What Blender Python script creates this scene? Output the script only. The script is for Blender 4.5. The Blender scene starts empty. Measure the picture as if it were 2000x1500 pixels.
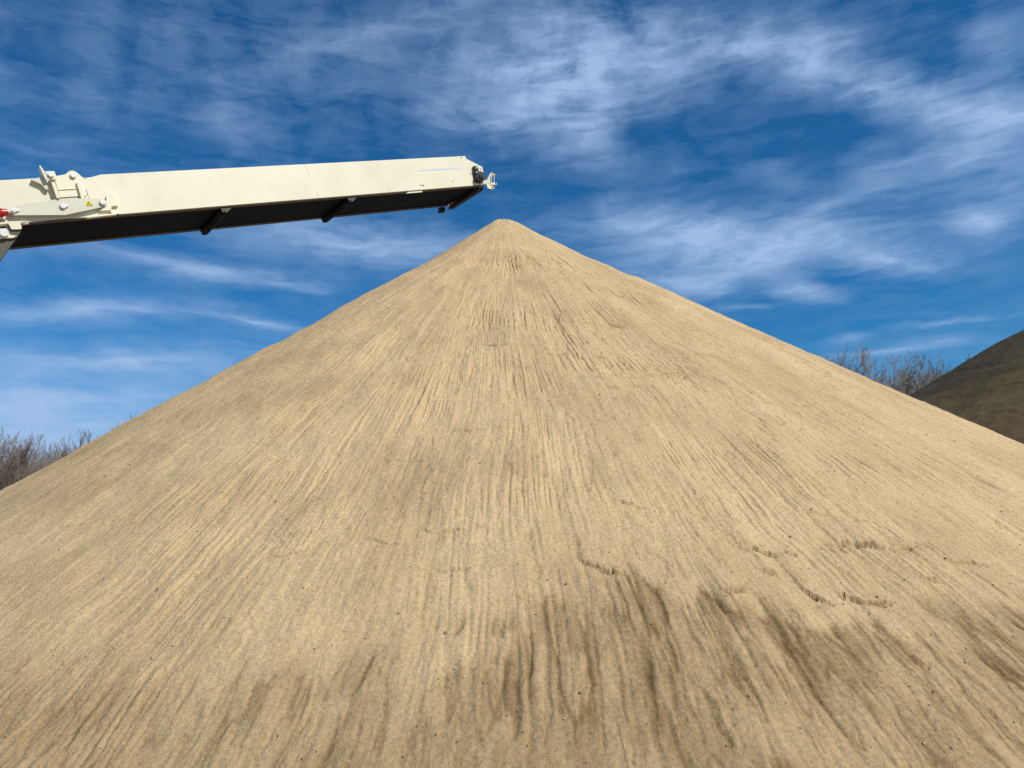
import bpy, bmesh, math, random
import numpy as np
from mathutils import Vector, Matrix

sc = bpy.context.scene
R = math.radians

# ------------------------------------------------------------------ camera
cam_d = bpy.data.cameras.new('camera')
cam = bpy.data.objects.new('camera', cam_d)
sc.collection.objects.link(cam)
cam_d.sensor_width = 36
cam_d.lens = 36 * 1502 / 2000
cam_d.clip_start = 0.05
cam_d.clip_end = 3000
cam.matrix_world = (Matrix.Translation((0, 0, 1.6)) @ Matrix.Rotation(R(90 + 9.6), 4, 'X')
                    @ Matrix.Rotation(R(-2.5), 4, 'Z'))
sc.camera = cam

# ------------------------------------------------------------------ sun
SUN_EL, SUN_AZ = 46.0, 126.0          # azimuth from +Y towards +X
sd = bpy.data.lights.new('sun', 'SUN')
sd.energy = 4.3
sd.angle = R(0.5)
sd.color = (1.0, 0.955, 0.88)
sun = bpy.data.objects.new('sun', sd)
sc.collection.objects.link(sun)
Ld = Vector((math.sin(R(SUN_AZ)) * math.cos(R(SUN_EL)), math.cos(R(SUN_AZ)) * math.cos(R(SUN_EL)), math.sin(R(SUN_EL))))
sun.rotation_euler = Ld.to_track_quat('Z', 'Y').to_euler()
sun.location = (20, -10, 30)

sc.view_settings.view_transform = 'Standard'
sc.view_settings.look = 'None'
sc.view_settings.exposure = 0.0
sc.view_settings.gamma = 1.0
sc.cycles.use_denoising = False      # keep the grain of the sand

# ------------------------------------------------------------------ node helper
class NT:
    def __init__(s, tree):
        s.t = tree; s.n = tree.nodes; s.l = tree.links
    def new(s, typ, **kw):
        nd = s.n.new(typ)
        for k, v in kw.items(): setattr(nd, k, v)
        return nd
    def put(s, sock, v):
        if isinstance(v, bpy.types.NodeSocket): s.l.new(v, sock)
        elif v is not None: sock.default_value = v
    def math(s, op, a, b=None, c=None, clamp=False):
        nd = s.new('ShaderNodeMath', operation=op, use_clamp=clamp)
        s.put(nd.inputs[0], a)
        if b is not None: s.put(nd.inputs[1], b)
        if c is not None: s.put(nd.inputs[2], c)
        return nd.outputs[0]
    def ramp(s, v, lo, hi, a=0.0, b=1.0, smooth=True):
        nd = s.new('ShaderNodeMapRange', interpolation_type='SMOOTHSTEP' if smooth else 'LINEAR')
        s.put(nd.inputs[0], v)
        for i, x in enumerate((lo, hi, a, b)): s.put(nd.inputs[i + 1], x)
        return nd.outputs[0]
    def mix(s, f, a, b, typ='MIX'):
        nd = s.new('ShaderNodeMix', data_type='RGBA', blend_type=typ)
        s.put(nd.inputs[0], f); s.put(nd.inputs[6], a); s.put(nd.inputs[7], b)
        return nd.outputs[2]
    def noise(s, vec, scale, detail=4, rough=0.55, dist=0.0):
        nd = s.new('ShaderNodeTexNoise')
        s.put(nd.inputs['Vector'], vec)
        nd.inputs['Scale'].default_value = scale
        nd.inputs['Detail'].default_value = detail
        nd.inputs['Roughness'].default_value = rough
        nd.inputs['Distortion'].default_value = dist
        return nd.outputs['Fac']
    def comb(s, x, y, z=0.0):
        nd = s.new('ShaderNodeCombineXYZ')
        s.put(nd.inputs[0], x); s.put(nd.inputs[1], y); s.put(nd.inputs[2], z)
        return nd.outputs[0]
    def mapping(s, vec, loc=(0, 0, 0), rot=(0, 0, 0), scale=(1, 1, 1), typ='POINT'):
        nd = s.new('ShaderNodeMapping', vector_type=typ)
        s.put(nd.inputs[0], vec)
        if typ != 'VECTOR': nd.inputs['Location'].default_value = loc
        nd.inputs['Rotation'].default_value = rot
        nd.inputs['Scale'].default_value = scale
        return nd.outputs[0]

def rgb(r, g, b): return (r, g, b, 1.0)

# ------------------------------------------------------------------ sky: daylight with cirrus at fixed bearings
# (azimuth from +Y, elevation, half-width, half-height, tilt: degrees; strength)
CLOUDS = [(4.8, 31.5, 7.42, 2.79, -4.3, 1.0),
          (17.3, 31.7, 10.0, 1.56, -15.0, 0.5),
          (28.2, 26.9, 8.68, 1.35, -25.6, 0.6),
          (34.3, 23.5, 4.36, 1.32, -19.7, 0.5),
          (6.2, 27.1, 2.68, 2.01, -40.2, 0.45),
          (13.4, 19.7, 7.58, 1.51, -10.6, 0.8),
          (18.8, 17.4, 7.81, 1.36, -0.1, 0.7),
          (22.6, 14.3, 2.54, 0.7, -18.7, 0.9),
          (13.2, 16.4, 3.01, 0.91, -13.9, 0.45),
          (27.7, 15.5, 2.99, 0.6, -16.8, 1.0),
          (33.3, 16.9, 2.22, 1.28, 15.1, 0.8),
          (27.5, 21.3, 6.45, 1.3, -12.6, 0.3),
          (33.0, 21.2, 4.02, 1.86, -6.6, 0.4),
          (25.0, 19.8, 3.87, 0.86, 20.0, 0.3),
          (-12.1, 20.3, 6.51, 1.23, -1.3, 0.9),
          (-23.0, 17.6, 7.11, 0.63, -3.9, 0.65),
          (-16.6, 17.0, 2.92, 0.36, -0.8, 0.4),
          (-28.6, 14.1, 7.38, 0.6, 4.5, 0.7),
          (-18.0, 14.3, 2.86, 0.33, -2.2, 0.5),
          (-27.9, 10.9, 7.38, 0.88, 2.8, 0.75),
          (-31.3, 8.2, 7.42, 1.47, 2.0, 0.9),
          (-32.3, 5.9, 7.2, 1.61, 0.7, 1.1),
          (-14.4, 32.7, 10.1, 1.92, -3.6, 0.2),
          (-21.5, 27.9, 3.91, 2.13, -37.4, 0.18),
          (-30.9, 28.4, 5.54, 2.42, 2.0, 0.14),
          (0.1, 28.9, 9.03, 0.85, -4.8, 0.4),
          (-6.2, 35.0, 9.86, 0.95, 15.8, 0.25),
          (-32.1, 23.9, 4.77, 0.93, 5.3, 0.1),
          (26.1, 9.6, 3.44, 0.31, -1.9, 0.5),
          (23.6, 10.9, 1.31, 0.35, 1.2, 0.5),
          (30.2, 11.3, 3.5, 0.2, -2.5, 0.35),
          (30.1, 9.9, 3.49, 0.33, -4.0, 0.3),
          (18.1, 13.9, 2.13, 0.25, -7.0, 0.4),
          (35.8, 27.7, 1.62, 1.76, 1.3, 0.3),
          (16.7, 26.2, 8.3, 1.07, -9.2, -0.36),
          (24.9, 22.2, 3.06, 0.98, -19.5, -0.3),
          (31.6, 27.7, 1.87, 1.02, -16.7, -0.25),
          (12.5, 13.0, 9.31, 1.11, -5.3, -0.3),
          (0.6, 23.2, 4.84, 1.45, -2.6, -0.4),
          (25.8, 12.8, 4.76, 0.86, -3.3, -0.35),
          (-24.9, 25.4, 6.17, 0.81, 7.7, -0.15),
          (-11.4, 15.9, 4.56, 0.93, 0.5, -0.4),
          (1.3, 34.2, 3.35, 0.79, -2.7, -0.0)]
world = bpy.data.worlds.new('World')
sc.world = world
world.use_nodes = True
w = NT(world.node_tree)
w.n.clear()
sky = w.new('ShaderNodeTexSky', sky_type='NISHITA')
sky.sun_disc = False
sky.sun_elevation = R(SUN_EL)
sky.sun_rotation = R(SUN_AZ)
sky.altitude = 400
sky.air_density = 1.0
sky.dust_density = 0.6
sky.ozone_density = 3.0
tint = w.mix(1.0, sky.outputs[0], rgb(0.17, 0.74, 1.12), 'MULTIPLY')
tc = w.new('ShaderNodeTexCoord')
sep = w.new('ShaderNodeSeparateXYZ')
w.l.new(tc.outputs['Generated'], sep.inputs[0])
DEG = 180 / math.pi
az = w.math('MULTIPLY', w.math('ARCTAN2', sep.outputs[0], sep.outputs[1]), DEG)
el = w.math('MULTIPLY', w.math('ARCSINE', sep.outputs[2]), DEG)
ae = w.comb(az, el)
# long soft warps so that the veils get ragged, wind-drawn edges
n1 = w.noise(w.mapping(ae, scale=(0.055, 0.16, 1)), 1.0, 6, 0.60)
n2 = w.noise(w.mapping(ae, loc=(31, 7, 3), scale=(0.055, 0.16, 1)), 1.0, 6, 0.60)
wx = w.math('MULTIPLY_ADD', w.math('SUBTRACT', n1, 0.5), 9.0, az)
wy = w.math('MULTIPLY_ADD', w.math('SUBTRACT', n2, 0.5), 3.6, el)
wae = w.comb(wx, wy)
acc = None
for (a0, e0, sx, sy, rot, amp) in CLOUDS:
    m = w.mapping(wae, loc=(a0, e0, 0), rot=(0, 0, R(rot)), scale=(sx * 2.3, sy * 2.3, 1), typ='TEXTURE')
    g = w.new('ShaderNodeTexGradient', gradient_type='QUADRATIC_SPHERE')
    w.l.new(m, g.inputs[0])
    acc = w.math('MULTIPLY_ADD', g.outputs['Fac'], amp * 1.15, acc if acc is not None else 0.09)
# streaky fibre texture, drawn out along the bearing
f1 = w.noise(w.mapping(wae, rot=(0, 0, R(6)), scale=(0.10, 0.50, 1)), 1.0, 8, 0.61, 0.4)
f2 = w.noise(w.mapping(wae, loc=(5, 9, 2), rot=(0, 0, R(-12)), scale=(0.32, 1.3, 1)), 1.0, 6, 0.58, 0.6)
f3 = w.noise(w.mapping(ae, loc=(15, 3, 2), scale=(0.16, 0.22, 1)), 1.0, 6, 0.58, 0.6)
tex = w.math('ADD', w.math('MULTIPLY', w.math('SUBTRACT', f1, 0.5), 1.5),
             w.math('MULTIPLY', w.math('SUBTRACT', f2, 0.5), 1.0))
f4 = w.noise(w.mapping(wae, loc=(2, 8, 4), rot=(0, 0, R(-8)), scale=(0.36, 0.11, 1)), 1.0, 5, 0.55, 0.4)   # fall-streaks high up
tex = w.math('ADD', tex, w.math('MULTIPLY', w.math('SUBTRACT', f3, 0.5), 1.0))
tex = w.math('ADD', tex, w.math('MULTIPLY', w.math('MULTIPLY', w.math('SUBTRACT', f4, 0.5), w.ramp(el, 20.0, 27.0)), 1.0))
acc = w.math('MAXIMUM', acc, 0.05)
dens = w.math('MULTIPLY', acc, w.math('MULTIPLY_ADD', tex, 1.1, 1.0))
dens = w.math('ADD', dens, w.math('MULTIPLY', tex, 0.20))
dens = w.ramp(dens, 0.0, 1.10, 0.0, 0.95, smooth=False)
# thin haze near the horizon
hz = w.ramp(el, -2.0, 15.0, 0.70, 0.0)
hz = w.math('MULTIPLY', hz, w.ramp(az, -32.0, 20.0, 1.0, 0.12))
dens = w.math('SUBTRACT', 1.0, w.math('MULTIPLY', w.math('SUBTRACT', 1.0, dens), w.math('SUBTRACT', 1.0, hz)), clamp=True)
col = w.mix(dens, tint, rgb(4.2, 6.2, 9.5))
bg = w.new('ShaderNodeBackground')
w.l.new(col, bg.inputs[0])
bg.inputs[1].default_value = 0.085
wo = w.new('ShaderNodeOutputWorld')
w.l.new(bg.outputs[0], wo.inputs[0])
world.cycles.sampling_method = 'MANUAL'
world.cycles.sample_map_resolution = 256

# ------------------------------------------------------------------ object helpers
def props(o, label=None, cat=None, group=None, kind=None):
    if label: o['label'] = label
    if cat: o['category'] = cat
    if group: o['group'] = group
    if kind: o['kind'] = kind
    return o

def link_mesh(name, me, mats, parent=None):
    o = bpy.data.objects.new(name, me)
    sc.collection.objects.link(o)
    for m in (mats if isinstance(mats, (list, tuple)) else [mats]): me.materials.append(m)
    if parent is not None: o.parent = parent
    return o

def np_mesh(name, verts, faces, smooth=True):
    """verts (n,3) array, faces (m,3) or (m,4) array"""
    me = bpy.data.meshes.new(name)
    verts = np.ascontiguousarray(verts, np.float32); faces = np.ascontiguousarray(faces, np.int32)
    k = faces.shape[1]; m = len(faces)
    me.vertices.add(len(verts)); me.vertices.foreach_set('co', verts.ravel())
    me.loops.add(m * k); me.loops.foreach_set('vertex_index', faces.ravel())
    me.polygons.add(m)
    me.polygons.foreach_set('loop_start', np.arange(0, m * k, k, dtype=np.int32))
    me.polygons.foreach_set('loop_total', np.full(m, k, np.int32))
    me.polygons.foreach_set('use_smooth', np.full(m, smooth, bool))
    me.update(calc_edges=True)
    return me

def attr(me, name, arr):
    a = me.attributes.new(name, 'FLOAT', 'POINT')
    a.data.foreach_set('value', np.ascontiguousarray(arr, np.float32).ravel())

# ------------------------------------------------------------------ numpy noise
def hsh(ix, iy, seed):
    h = (ix.astype(np.int64) * 374761393 + iy.astype(np.int64) * 668265263 + seed * 974634777) & 0xFFFFFFFF
    h = ((h ^ (h >> 13)) * 1274126177) & 0xFFFFFFFF
    h = h ^ (h >> 16)
    return (h & 0xFFFFFF).astype(np.float32) / 16777216.0

def gnoise(x, y, seed=0):
    ix = np.floor(x); iy = np.floor(y)
    fx = (x - ix).astype(np.float32); fy = (y - iy).astype(np.float32)
    ix = ix.astype(np.int64); iy = iy.astype(np.int64)
    u = fx * fx * fx * (fx * (fx * 6 - 15) + 10); v = fy * fy * fy * (fy * (fy * 6 - 15) + 10)
    def g(dx, dy):
        a = hsh(ix + dx, iy + dy, seed) * 6.2831853
        return np.cos(a) * (fx - dx) + np.sin(a) * (fy - dy)
    a = g(0, 0); b = g(1, 0); c = g(0, 1); d = g(1, 1)
    return ((a + (b - a) * u) + ((c + (d - c) * u) - (a + (b - a) * u)) * v) * 1.5

def fbm(x, y, seed=0, oct=4, lac=2.03, gain=0.5):
    s = 0; a = 1.0; t = 0
    for i in range(oct):
        s = s + a * gnoise(x, y, seed + i * 17); t += a; a *= gain; x = x * lac + 3.1; y = y * lac + 1.7
    return s / t

def sstep(a, b, x):
    t = np.clip((x - a) / (b - a), 0, 1); return t * t * (3 - 2 * t)

def cells(u, v, seed):
    """value of the nearest jittered cell and distance to the second nearest border"""
    iu = np.floor(u).astype(np.int64); iv = np.floor(v).astype(np.int64)
    d1 = np.full(u.shape, 9.0, np.float32); d2 = d1.copy(); val = np.zeros(u.shape, np.float32)
    for du in (-1, 0, 1):
        for dv in (-1, 0, 1):
            cu = iu + du; cv = iv + dv
            pu = cu + 0.15 + 0.7 * hsh(cu, cv, seed); pv = cv + 0.1 + 0.8 * hsh(cu, cv, seed + 5)
            d = np.maximum(np.abs(u - pu), 0.0) ** 2 + (v - pv) ** 2
            d = d.astype(np.float32)
            h = hsh(cu, cv, seed + 9)
            nearer = d < d1
            d2 = np.where(nearer, d1, np.minimum(d2, d))
            val = np.where(nearer, h, val); d1 = np.where(nearer, d, d1)
    return val, np.sqrt(d2) - np.sqrt(d1)

# ------------------------------------------------------------------ ground
def sand_mat(name, dry, dark, damp_dark, grain=1.0, bump=1.0):
    m = bpy.data.materials.new(name); m.use_nodes = True
    t = NT(m.node_tree)
    b = t.n['Principled BSDF']
    b.inputs['Roughness'].default_value = 0.95
    b.inputs['Specular IOR Level'].default_value = 0.12
    tcd = t.new('ShaderNodeTexCoord').outputs['Object']
    tone = t.new('ShaderNodeAttribute', attribute_name='tone').outputs['Fac']
    dmp_dark = t.new('ShaderNodeAttribute', attribute_name='damp_dark').outputs['Fac']
    g1 = t.noise(tcd, 95.0, 3, 0.7)
    g2 = t.noise(tcd, 260.0, 2, 0.7)
    g3 = t.noise(tcd, 9.0, 6, 0.7)
    g4 = t.noise(tcd, 42.0, 3, 0.65)
    c = t.mix(t.math('ADD', tone, t.math('MULTIPLY', t.math('SUBTRACT', g3, 0.5), 0.7), clamp=True), dry, dark)
    # damp patches: coarse grains, so the border breaks up into speckle
    dd = t.math('ADD', dmp_dark, t.math('MULTIPLY', t.math('SUBTRACT', g1, 0.5), 2.2))
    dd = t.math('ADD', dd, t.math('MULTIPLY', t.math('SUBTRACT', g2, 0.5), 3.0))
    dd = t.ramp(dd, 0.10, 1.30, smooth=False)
    c = t.mix(dd, c, damp_dark)
    sp = t.math('ADD', t.math('ADD', t.math('MULTIPLY', t.math('SUBTRACT', g4, 0.5), 0.7 * grain), t.math('MULTIPLY', t.math('SUBTRACT', g1, 0.5), 1.1 * grain)), t.math('MULTIPLY', t.math('SUBTRACT', g2, 0.5), 2.0 * grain))
    # single darker and paler grains and pebbles
    vor = t.new('ShaderNodeTexVoronoi', feature='F1'); t.put(vor.inputs['Vector'], tcd); vor.inputs['Scale'].default_value = 21.0
    rnd = t.new('ShaderNodeSeparateColor'); t.l.new(vor.outputs['Color'], rnd.inputs[0])
    peb = t.math('MULTIPLY', t.ramp(vor.outputs['Distance'], 0.06, 0.17, 1.0, 0.0), t.ramp(rnd.outputs[0], 0.88, 0.96))
    sp = t.math('MULTIPLY', sp, t.ramp(dd, 0, .5, 1.0, 1.7))
    hsv = t.new('ShaderNodeHueSaturation')
    t.l.new(c, hsv.inputs['Color'])
    t.put(hsv.inputs['Value'], t.math('ADD', 1.0, sp))
    c = t.mix(t.math('MULTIPLY', peb, 0.7), hsv.outputs[0], (damp_dark[0] * 0.6, damp_dark[1] * 0.55, damp_dark[2] * 0.6, 1))
    t.l.new(c, b.inputs['Base Color'])
    h = t.math('ADD', t.math('MULTIPLY', g1, 0.6), t.math('MULTIPLY', g2, 0.35))
    h = t.math('ADD', h, t.math('MULTIPLY', t.noise(tcd, 34.0, 4, 0.6), 1.0))
    h = t.math('ADD', h, t.math('MULTIPLY', peb, 0.7))
    bp = t.new('ShaderNodeBump'); bp.inputs['Strength'].default_value = 1.0; bp.inputs['Distance'].default_value = 0.010 * bump
    t.l.new(h, bp.inputs['Height']); t.l.new(bp.outputs[0], b.inputs['Normal'])
    return m

M_sand = sand_mat('pale_sand', rgb(0.645, 0.468, 0.254), rgb(0.455, 0.315, 0.165), rgb(0.185, 0.113, 0.047))
M_soil = sand_mat('dark_soil', rgb(0.150, 0.104, 0.050), rgb(0.080, 0.063, 0.034), rgb(0.03, 0.024, 0.016), 0.6, 1.2)
M_yard = sand_mat('yard_ground', rgb(0.36, 0.27, 0.17), rgb(0.24, 0.18, 0.12), rgb(0.12, 0.09, 0.06))

def make_ground():
    rr = np.concatenate([[0], np.geomspace(1.5, 900, 70)]); ph = np.linspace(0, 2 * np.pi, 97)[:-1]
    Rg, Pg = np.meshgrid(rr, ph, indexing='ij')
    X = Rg * np.sin(Pg); Y = Rg * np.cos(Pg) + 6
    Z = 0.06 * fbm(X * .25, Y * .25, 3) * np.exp(-Rg / 120) + 0.02 * fbm(X * 1.7, Y * 1.7, 8) * np.exp(-Rg / 40) - 0.03
    idx = np.arange(X.size).reshape(X.shape)
    a = idx[:-1]; b = idx[1:]
    f = np.stack([a, b, np.roll(b, -1, 1), np.roll(a, -1, 1)], -1).reshape(-1, 4)
    me = np_mesh('ground', np.stack([X, Y, Z], -1).reshape(-1, 3), f[:, ::-1])
    attr(me, 'tone', (0.4 + 0.5 * fbm(X * .4, Y * .4, 5)).ravel()); attr(me, 'damp_dark', (0.3 + fbm(X * .3, Y * .3, 11)).ravel())
    o = link_mesh('ground', me, M_yard); props(o, kind='structure')
make_ground()

# ------------------------------------------------------------------ the sand pile
APEX = (-0.03, 14.0, 7.145); TAN = 0.645
# slump scarps: (azimuth deg, radius) -> (azimuth deg, radius), depth in cm
SCARPS = [ (9.12, 9.0, 11.65, 9.09, 3.0),
          (13.54, 8.99, 17.15, 9.08, 3.0),
          (9.27, 9.19, 10.14, 9.24, 2.0),
          (10.46, 9.37, 11.28, 9.49, 2.5),
          (11.56, 9.43, 13.7, 9.53, 2.5),
          (7.28, 9.38, 8.46, 9.37, 2.0),
          (12.14, 9.91, 12.57, 9.95, 2.0),
          (-10.9, 8.93, -9.07, 8.84, 1.0),
          (-6.92, 8.76, -4.58, 8.77, 1.0),
          (2.47, 9.11, 4.41, 9.16, 2.5),
          (13.54, 5.21, 15.5, 5.25, 2.0),
          (19.63, 5.41, 27.2, 5.27, 1.5),
          (14.71, 6.17, 26.53, 5.92, 1.0),
          (6.25, 6.67, 15.74, 6.49, 1.2),
          (-5.56, 6.5, -2.85, 6.49, 0.8),
          (29.97, 6.75, 38.81, 6.54, 1.2),
          (34.58, 5.52, 45.28, 5.35, 1.0),
          (-4.26, 8.67, -1.23, 8.68, 1.0),
          (10.24, 8.5, 11.16, 8.54, 2.0),
          (15.6, 9.36, 16.24, 9.39, 2.0),
          (3.53, 6.01, 8.39, 6.16, 1.0),
          (16.6, 6.53, 25.92, 6.28, 0.6) ]

def stone_mat():
    m = bpy.data.materials.new('pebble_stone'); m.use_nodes = True
    t = NT(m.node_tree); b = t.n['Principled BSDF']
    f = t.new('ShaderNodeAttribute', attribute_name='shade').outputs['Fac']
    c = t.mix(t.ramp(f, 0.1, .7), rgb(.11, .072, .04), rgb(.33, .24, .14)); c = t.mix(t.ramp(f, .8, 1.0), c, rgb(.55, .46, .34))
    t.l.new(c, b.inputs['Base Color']); b.inputs['Roughness'].default_value = .85
    return m

def make_pile():
    d = 0.0175 * 0 + math.pi / 180
    ph = np.concatenate([np.arange(-180, -62, 1.5), np.arange(-62, -22, 0.085), np.arange(-22, 22, 0.052), np.arange(22, 62, 0.085), np.arange(62, 180, 1.5)]) * d
    rr = np.concatenate([[0.0], np.arange(0.02, 6, 0.0155), np.arange(6, 8.6, 0.0105), np.arange(8.6, 10.7, 0.0062), np.arange(10.7, 11.9, 0.06)])
    Rr, P = np.meshgrid(rr.astype(np.float64), ph.astype(np.float64), indexing='ij')
    r = Rr; p = P
    deg = p / d
    # base profile: straight repose slope, slightly proud crest
    base = APEX[2] - TAN * r
    base = base + np.interp(r, [0, .08, .2, .38, .6, .9, 1.3, 1.8], [-0.01, 0.03, 0.075, 0.085, 0.06, 0.035, 0.02, 0.0])
    base = np.maximum(base, -0.6)
    vis = sstep(64, 55, np.abs(deg))
    h = np.zeros_like(r)
    x = r * np.sin(p); y = -r * np.cos(p)
    # big soft undulation of the slope
    h += 0.055 * fbm(x * .55, y * .55, 41, 3) * sstep(0.3, 2.5, r)
    h += 0.03 * fbm(p * 9, r * .35, 42, 3) * sstep(0.5, 3, r)
    h += 0.032 * fbm(x * 2.6, y * 2.6, 43, 4) * sstep(0.1, 1, r)
    # crooked run of the rills
    pw = p + (0.5 * gnoise(p * 5, r * .5, 3) + 0.05 * gnoise(p * 22, r * 2.6, 4) + 0.03 * gnoise(p * 60, r * 8, 7)) * 0.022
    patch = 0.30 + 0.9 * sstep(-0.15, 0.45, fbm(p * 6, r * .9, 77, 3))
    side = sstep(34, 8, -deg) * 0.6 + 0.40          # left flank is smoother
    tiers = [(34, sstep(3.2, 2.0, r), 0.9), (80, sstep(1.6, 2.8, r) * sstep(6.4, 4.9, r), 0.8), (150, sstep(4.6, 6.2, r), 0.62)]
    for (fq, wt, vf) in tiers:
        if fq == 150: amp = 0.0155
        elif fq == 80: amp = 0.0125
        else: amp = 0.006
        c1, b1 = cells(pw * fq * 0.42, r * vf * 0.55, 100 + fq)
        c2, b2 = cells(pw * fq + 7, r * vf * 1.3, 200 + fq)
        c3, b3 = cells(pw * fq * 2.1 + 3, r * vf * 2.2, 250 + fq)
        n1 = gnoise(pw * fq * .9, r * vf * .75, 300 + fq)
        n2 = gnoise(pw * fq * .7 + 40, r * vf * .6, 400 + fq)
        n3 = gnoise(pw * fq * 1.7 + 40, r * vf * 2.4, 450 + fq)
        ridge = np.exp(-(n1 / 0.09) ** 2) * sstep(0.0, 0.35, gnoise(p * 11, r * 1.0, 500 + fq))
        groove = np.exp(-(n2 / 0.085) ** 2) * sstep(0.02, 0.3, gnoise(p * 13 + 5, r * 1.1, 600 + fq))
        h += np.clip(wt * amp * sstep(.15, 1.2, r) * patch * side * ((c1 - .5) * 0.8 + (c2 - .5) * 0.75 + (c3 - .5) * .35 + ridge * 0.75 - groove * 1.7 + 0.5 * n3), -.021, .024)
    # overlapping slides: tongues with ragged edges, a finger or two thick
    jx = 0.20 * fbm(x * 3.1, y * 3.1, 300, 5) ; jy = 0.22 * fbm(x * 3.1 + 9, y * 3.1, 301, 5)
    for (fu, fv, am, sd) in ((13, 0.7, 0.013, 1), (30, 1.7, 0.014, 2)):
        f_eff = fu / 9.0
        cc, _ = cells((pw + jx / np.maximum(r, 1.5) * .9) * fu, (r + jy) * fv, 310 + sd)
        h += am * (cc - .5) * sstep(.8, 3, r) * sstep(-.25, .3, fbm(p * 4 + sd, r * .7, 320 + sd, 2)) * (0.55 + .45 * sstep(-30, 5, deg))
    # crumbly surface
    h += 0.0035 * patch * fbm(x * 22, y * 22, 61, 3)
    h += 0.0045 * fbm(p * 120, r * 6, 63, 3) * sstep(1, 4, r) * side
    hs = sum(np.roll(h, q, 1) for q in (-3, -2, -1, 0, 1, 2, 3)) / 7      # no slit deeper than the sand would hold
    h = hs + 0.0100 * np.tanh((h - hs) / 0.0100)
    # scarps
    tone_x = np.zeros_like(r); crack_dark = np.zeros_like(r)  # darkness painted along scarp cracks and in nicks
    rng = np.random.default_rng(5)
    extra = [(float(a), float(q), float(a + rng.uniform(.6, 2.6) * 9 / q), float(q + rng.normal() * .04), float(rng.uniform(.3, 1.1)))
             for a, q in zip(rng.uniform(-30, 48, 70), rng.uniform(3.2, 9.7, 70))]
    extra += [(float(a), float(q), float(a + rng.uniform(2.0, 6.0) * 8 / q), float(q + rng.normal() * .10), float(rng.uniform(.7, 1.7)))
              for a, q in zip(rng.uniform(-6, 38, 44), rng.uniform(4.6, 9.5, 44))]
    for k, (a0, r0, a1, r1, dep) in enumerate(SCARPS + extra):
        if a1 < a0: a0, r0, a1, r1 = a1, r1, a0, r0
        j = np.where((ph / d > a0 - 2) & (ph / d < a1 + 2))[0]
        i = np.where((rr > min(r0, r1) - 1.6) & (rr < max(r0, r1) + .5))[0]
        sl = np.ix_(i, j)
        D = deg[sl]; Q = r[sl]; F = p[sl]
        t = np.clip((D - a0) / (a1 - a0), 0, 1)
        sag = (4 * t * (1 - t)) * 0.05 * (1 if dep > 0.9 else .3)
        edge = r0 + (r1 - r0) * t + sag + 0.05 * gnoise(F * 30, F * 0 + k, 900) + 0.028 * gnoise(F * 90, F * 0 + k, 901) \
            - (0.013 + .005 * dep) * sstep(.1, .9, np.abs(gnoise(F * 190, F * 0 + k, 902) + .6 * gnoise(F * 430, F * 0 + k, 907))) + 0.008 * gnoise(F * 500, F * 0, 903)
        win = sstep(0, .12, t) * sstep(1, .88, t) * (0.35 + 0.65 * (sstep(-.5, .1, gnoise(F * 45, F * 0 + k * 3.3, 904)) if k < len(SCARPS) else sstep(-.15, .3, gnoise(F * 55, F * 0 + k * 3.3, 904))))
        dl = Q - edge
        up = np.exp(np.minimum(dl, 0) / 0.30) * (dl <= 0) + (dl > 0) * np.clip(1 - dl / 0.009, 0, 1)
        cr = np.exp(-((dl - .010) / 0.0100) ** 2) * (.25 + .75 * sstep(-.3, .5, gnoise(F * 70, F * 0 + k, 905) + .7 * gnoise(F * 330, F * 0 + k, 906)))
        A = (0.0120 if k < len(SCARPS) else 0.0115) * dep
        h[sl] += win * (A * .75 * up - A * 1.1 * cr)
        crack_dark[sl] = np.maximum(crack_dark[sl], win * np.exp(-((dl - .008) / 0.010) ** 2) * min(.8, .3 + dep * .18))  # shade of the crack painted as a dark line below the lip
        # weaker darkening that fades out just under the lip
        crack_dark[sl] = np.maximum(crack_dark[sl], 0.22 * win * (dl > 0) * np.exp(-dl / .05) * min(1, dep / 2))
    # small sharp nicks and lumps
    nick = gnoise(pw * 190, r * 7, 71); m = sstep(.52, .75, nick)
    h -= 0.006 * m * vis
    crack_dark = np.maximum(crack_dark, 0.35 * m)
    # crest lumps
    h += 0.030 * fbm(x * 5, y * 5, 81, 3) * np.exp(-(r / .5) ** 2) + 0.02 * fbm(p * 3, r * 9, 82, 2) * sstep(.02, .2, r) * sstep(1.4, .3, r)
    h *= sstep(0.0, 0.05, r)
    # --- damp toe: its upper border climbs to the right of the middle
    fing = fbm(pw * 26, r * .8, 120, 5); blob = fbm(x * 2.4, y * 2.4, 121, 6); fine = fbm(pw * 95, r * 2.4, 122, 4)
    rb = np.interp(deg, [-40, -20, -10, -4, 0, 2, 5, 8, 12, 18, 30], [10.4, 10.2, 10.12, 10.0, 9.74, 9.52, 9.48, 9.66, 9.88, 9.98, 10.1])
    toe = (r - rb) / 0.55
    F = toe * .8 + 1.7 * fing + 1.5 * blob + 1.5 * fine + .5 * fbm(x * 16, y * 16, 123, 3)
    gate = sstep(-1.3, -0.2, toe)
    pr = pw + 0.0035 * fbm(x * 3, y * 3, 124, 3)
    ct1 = fbm(pr * 26, r * .42, 125, 4); ct2 = fbm(pr * 60 + 3, r * .8, 126, 3)
    rim1 = np.where(ct1 > 0, np.exp(-np.abs(ct1) / .07), np.exp(-(ct1 / .035) ** 2)); rim2 = np.where(ct2 > 0, np.exp(-np.abs(ct2) / .07), np.exp(-(ct2 / .03) ** 2))
    F2 = toe * 1.05 + 1.25 * fing + .9 * blob + .5 * fine + .15
    toe_in = sstep(-.28, .22, F2 + .25)
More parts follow.
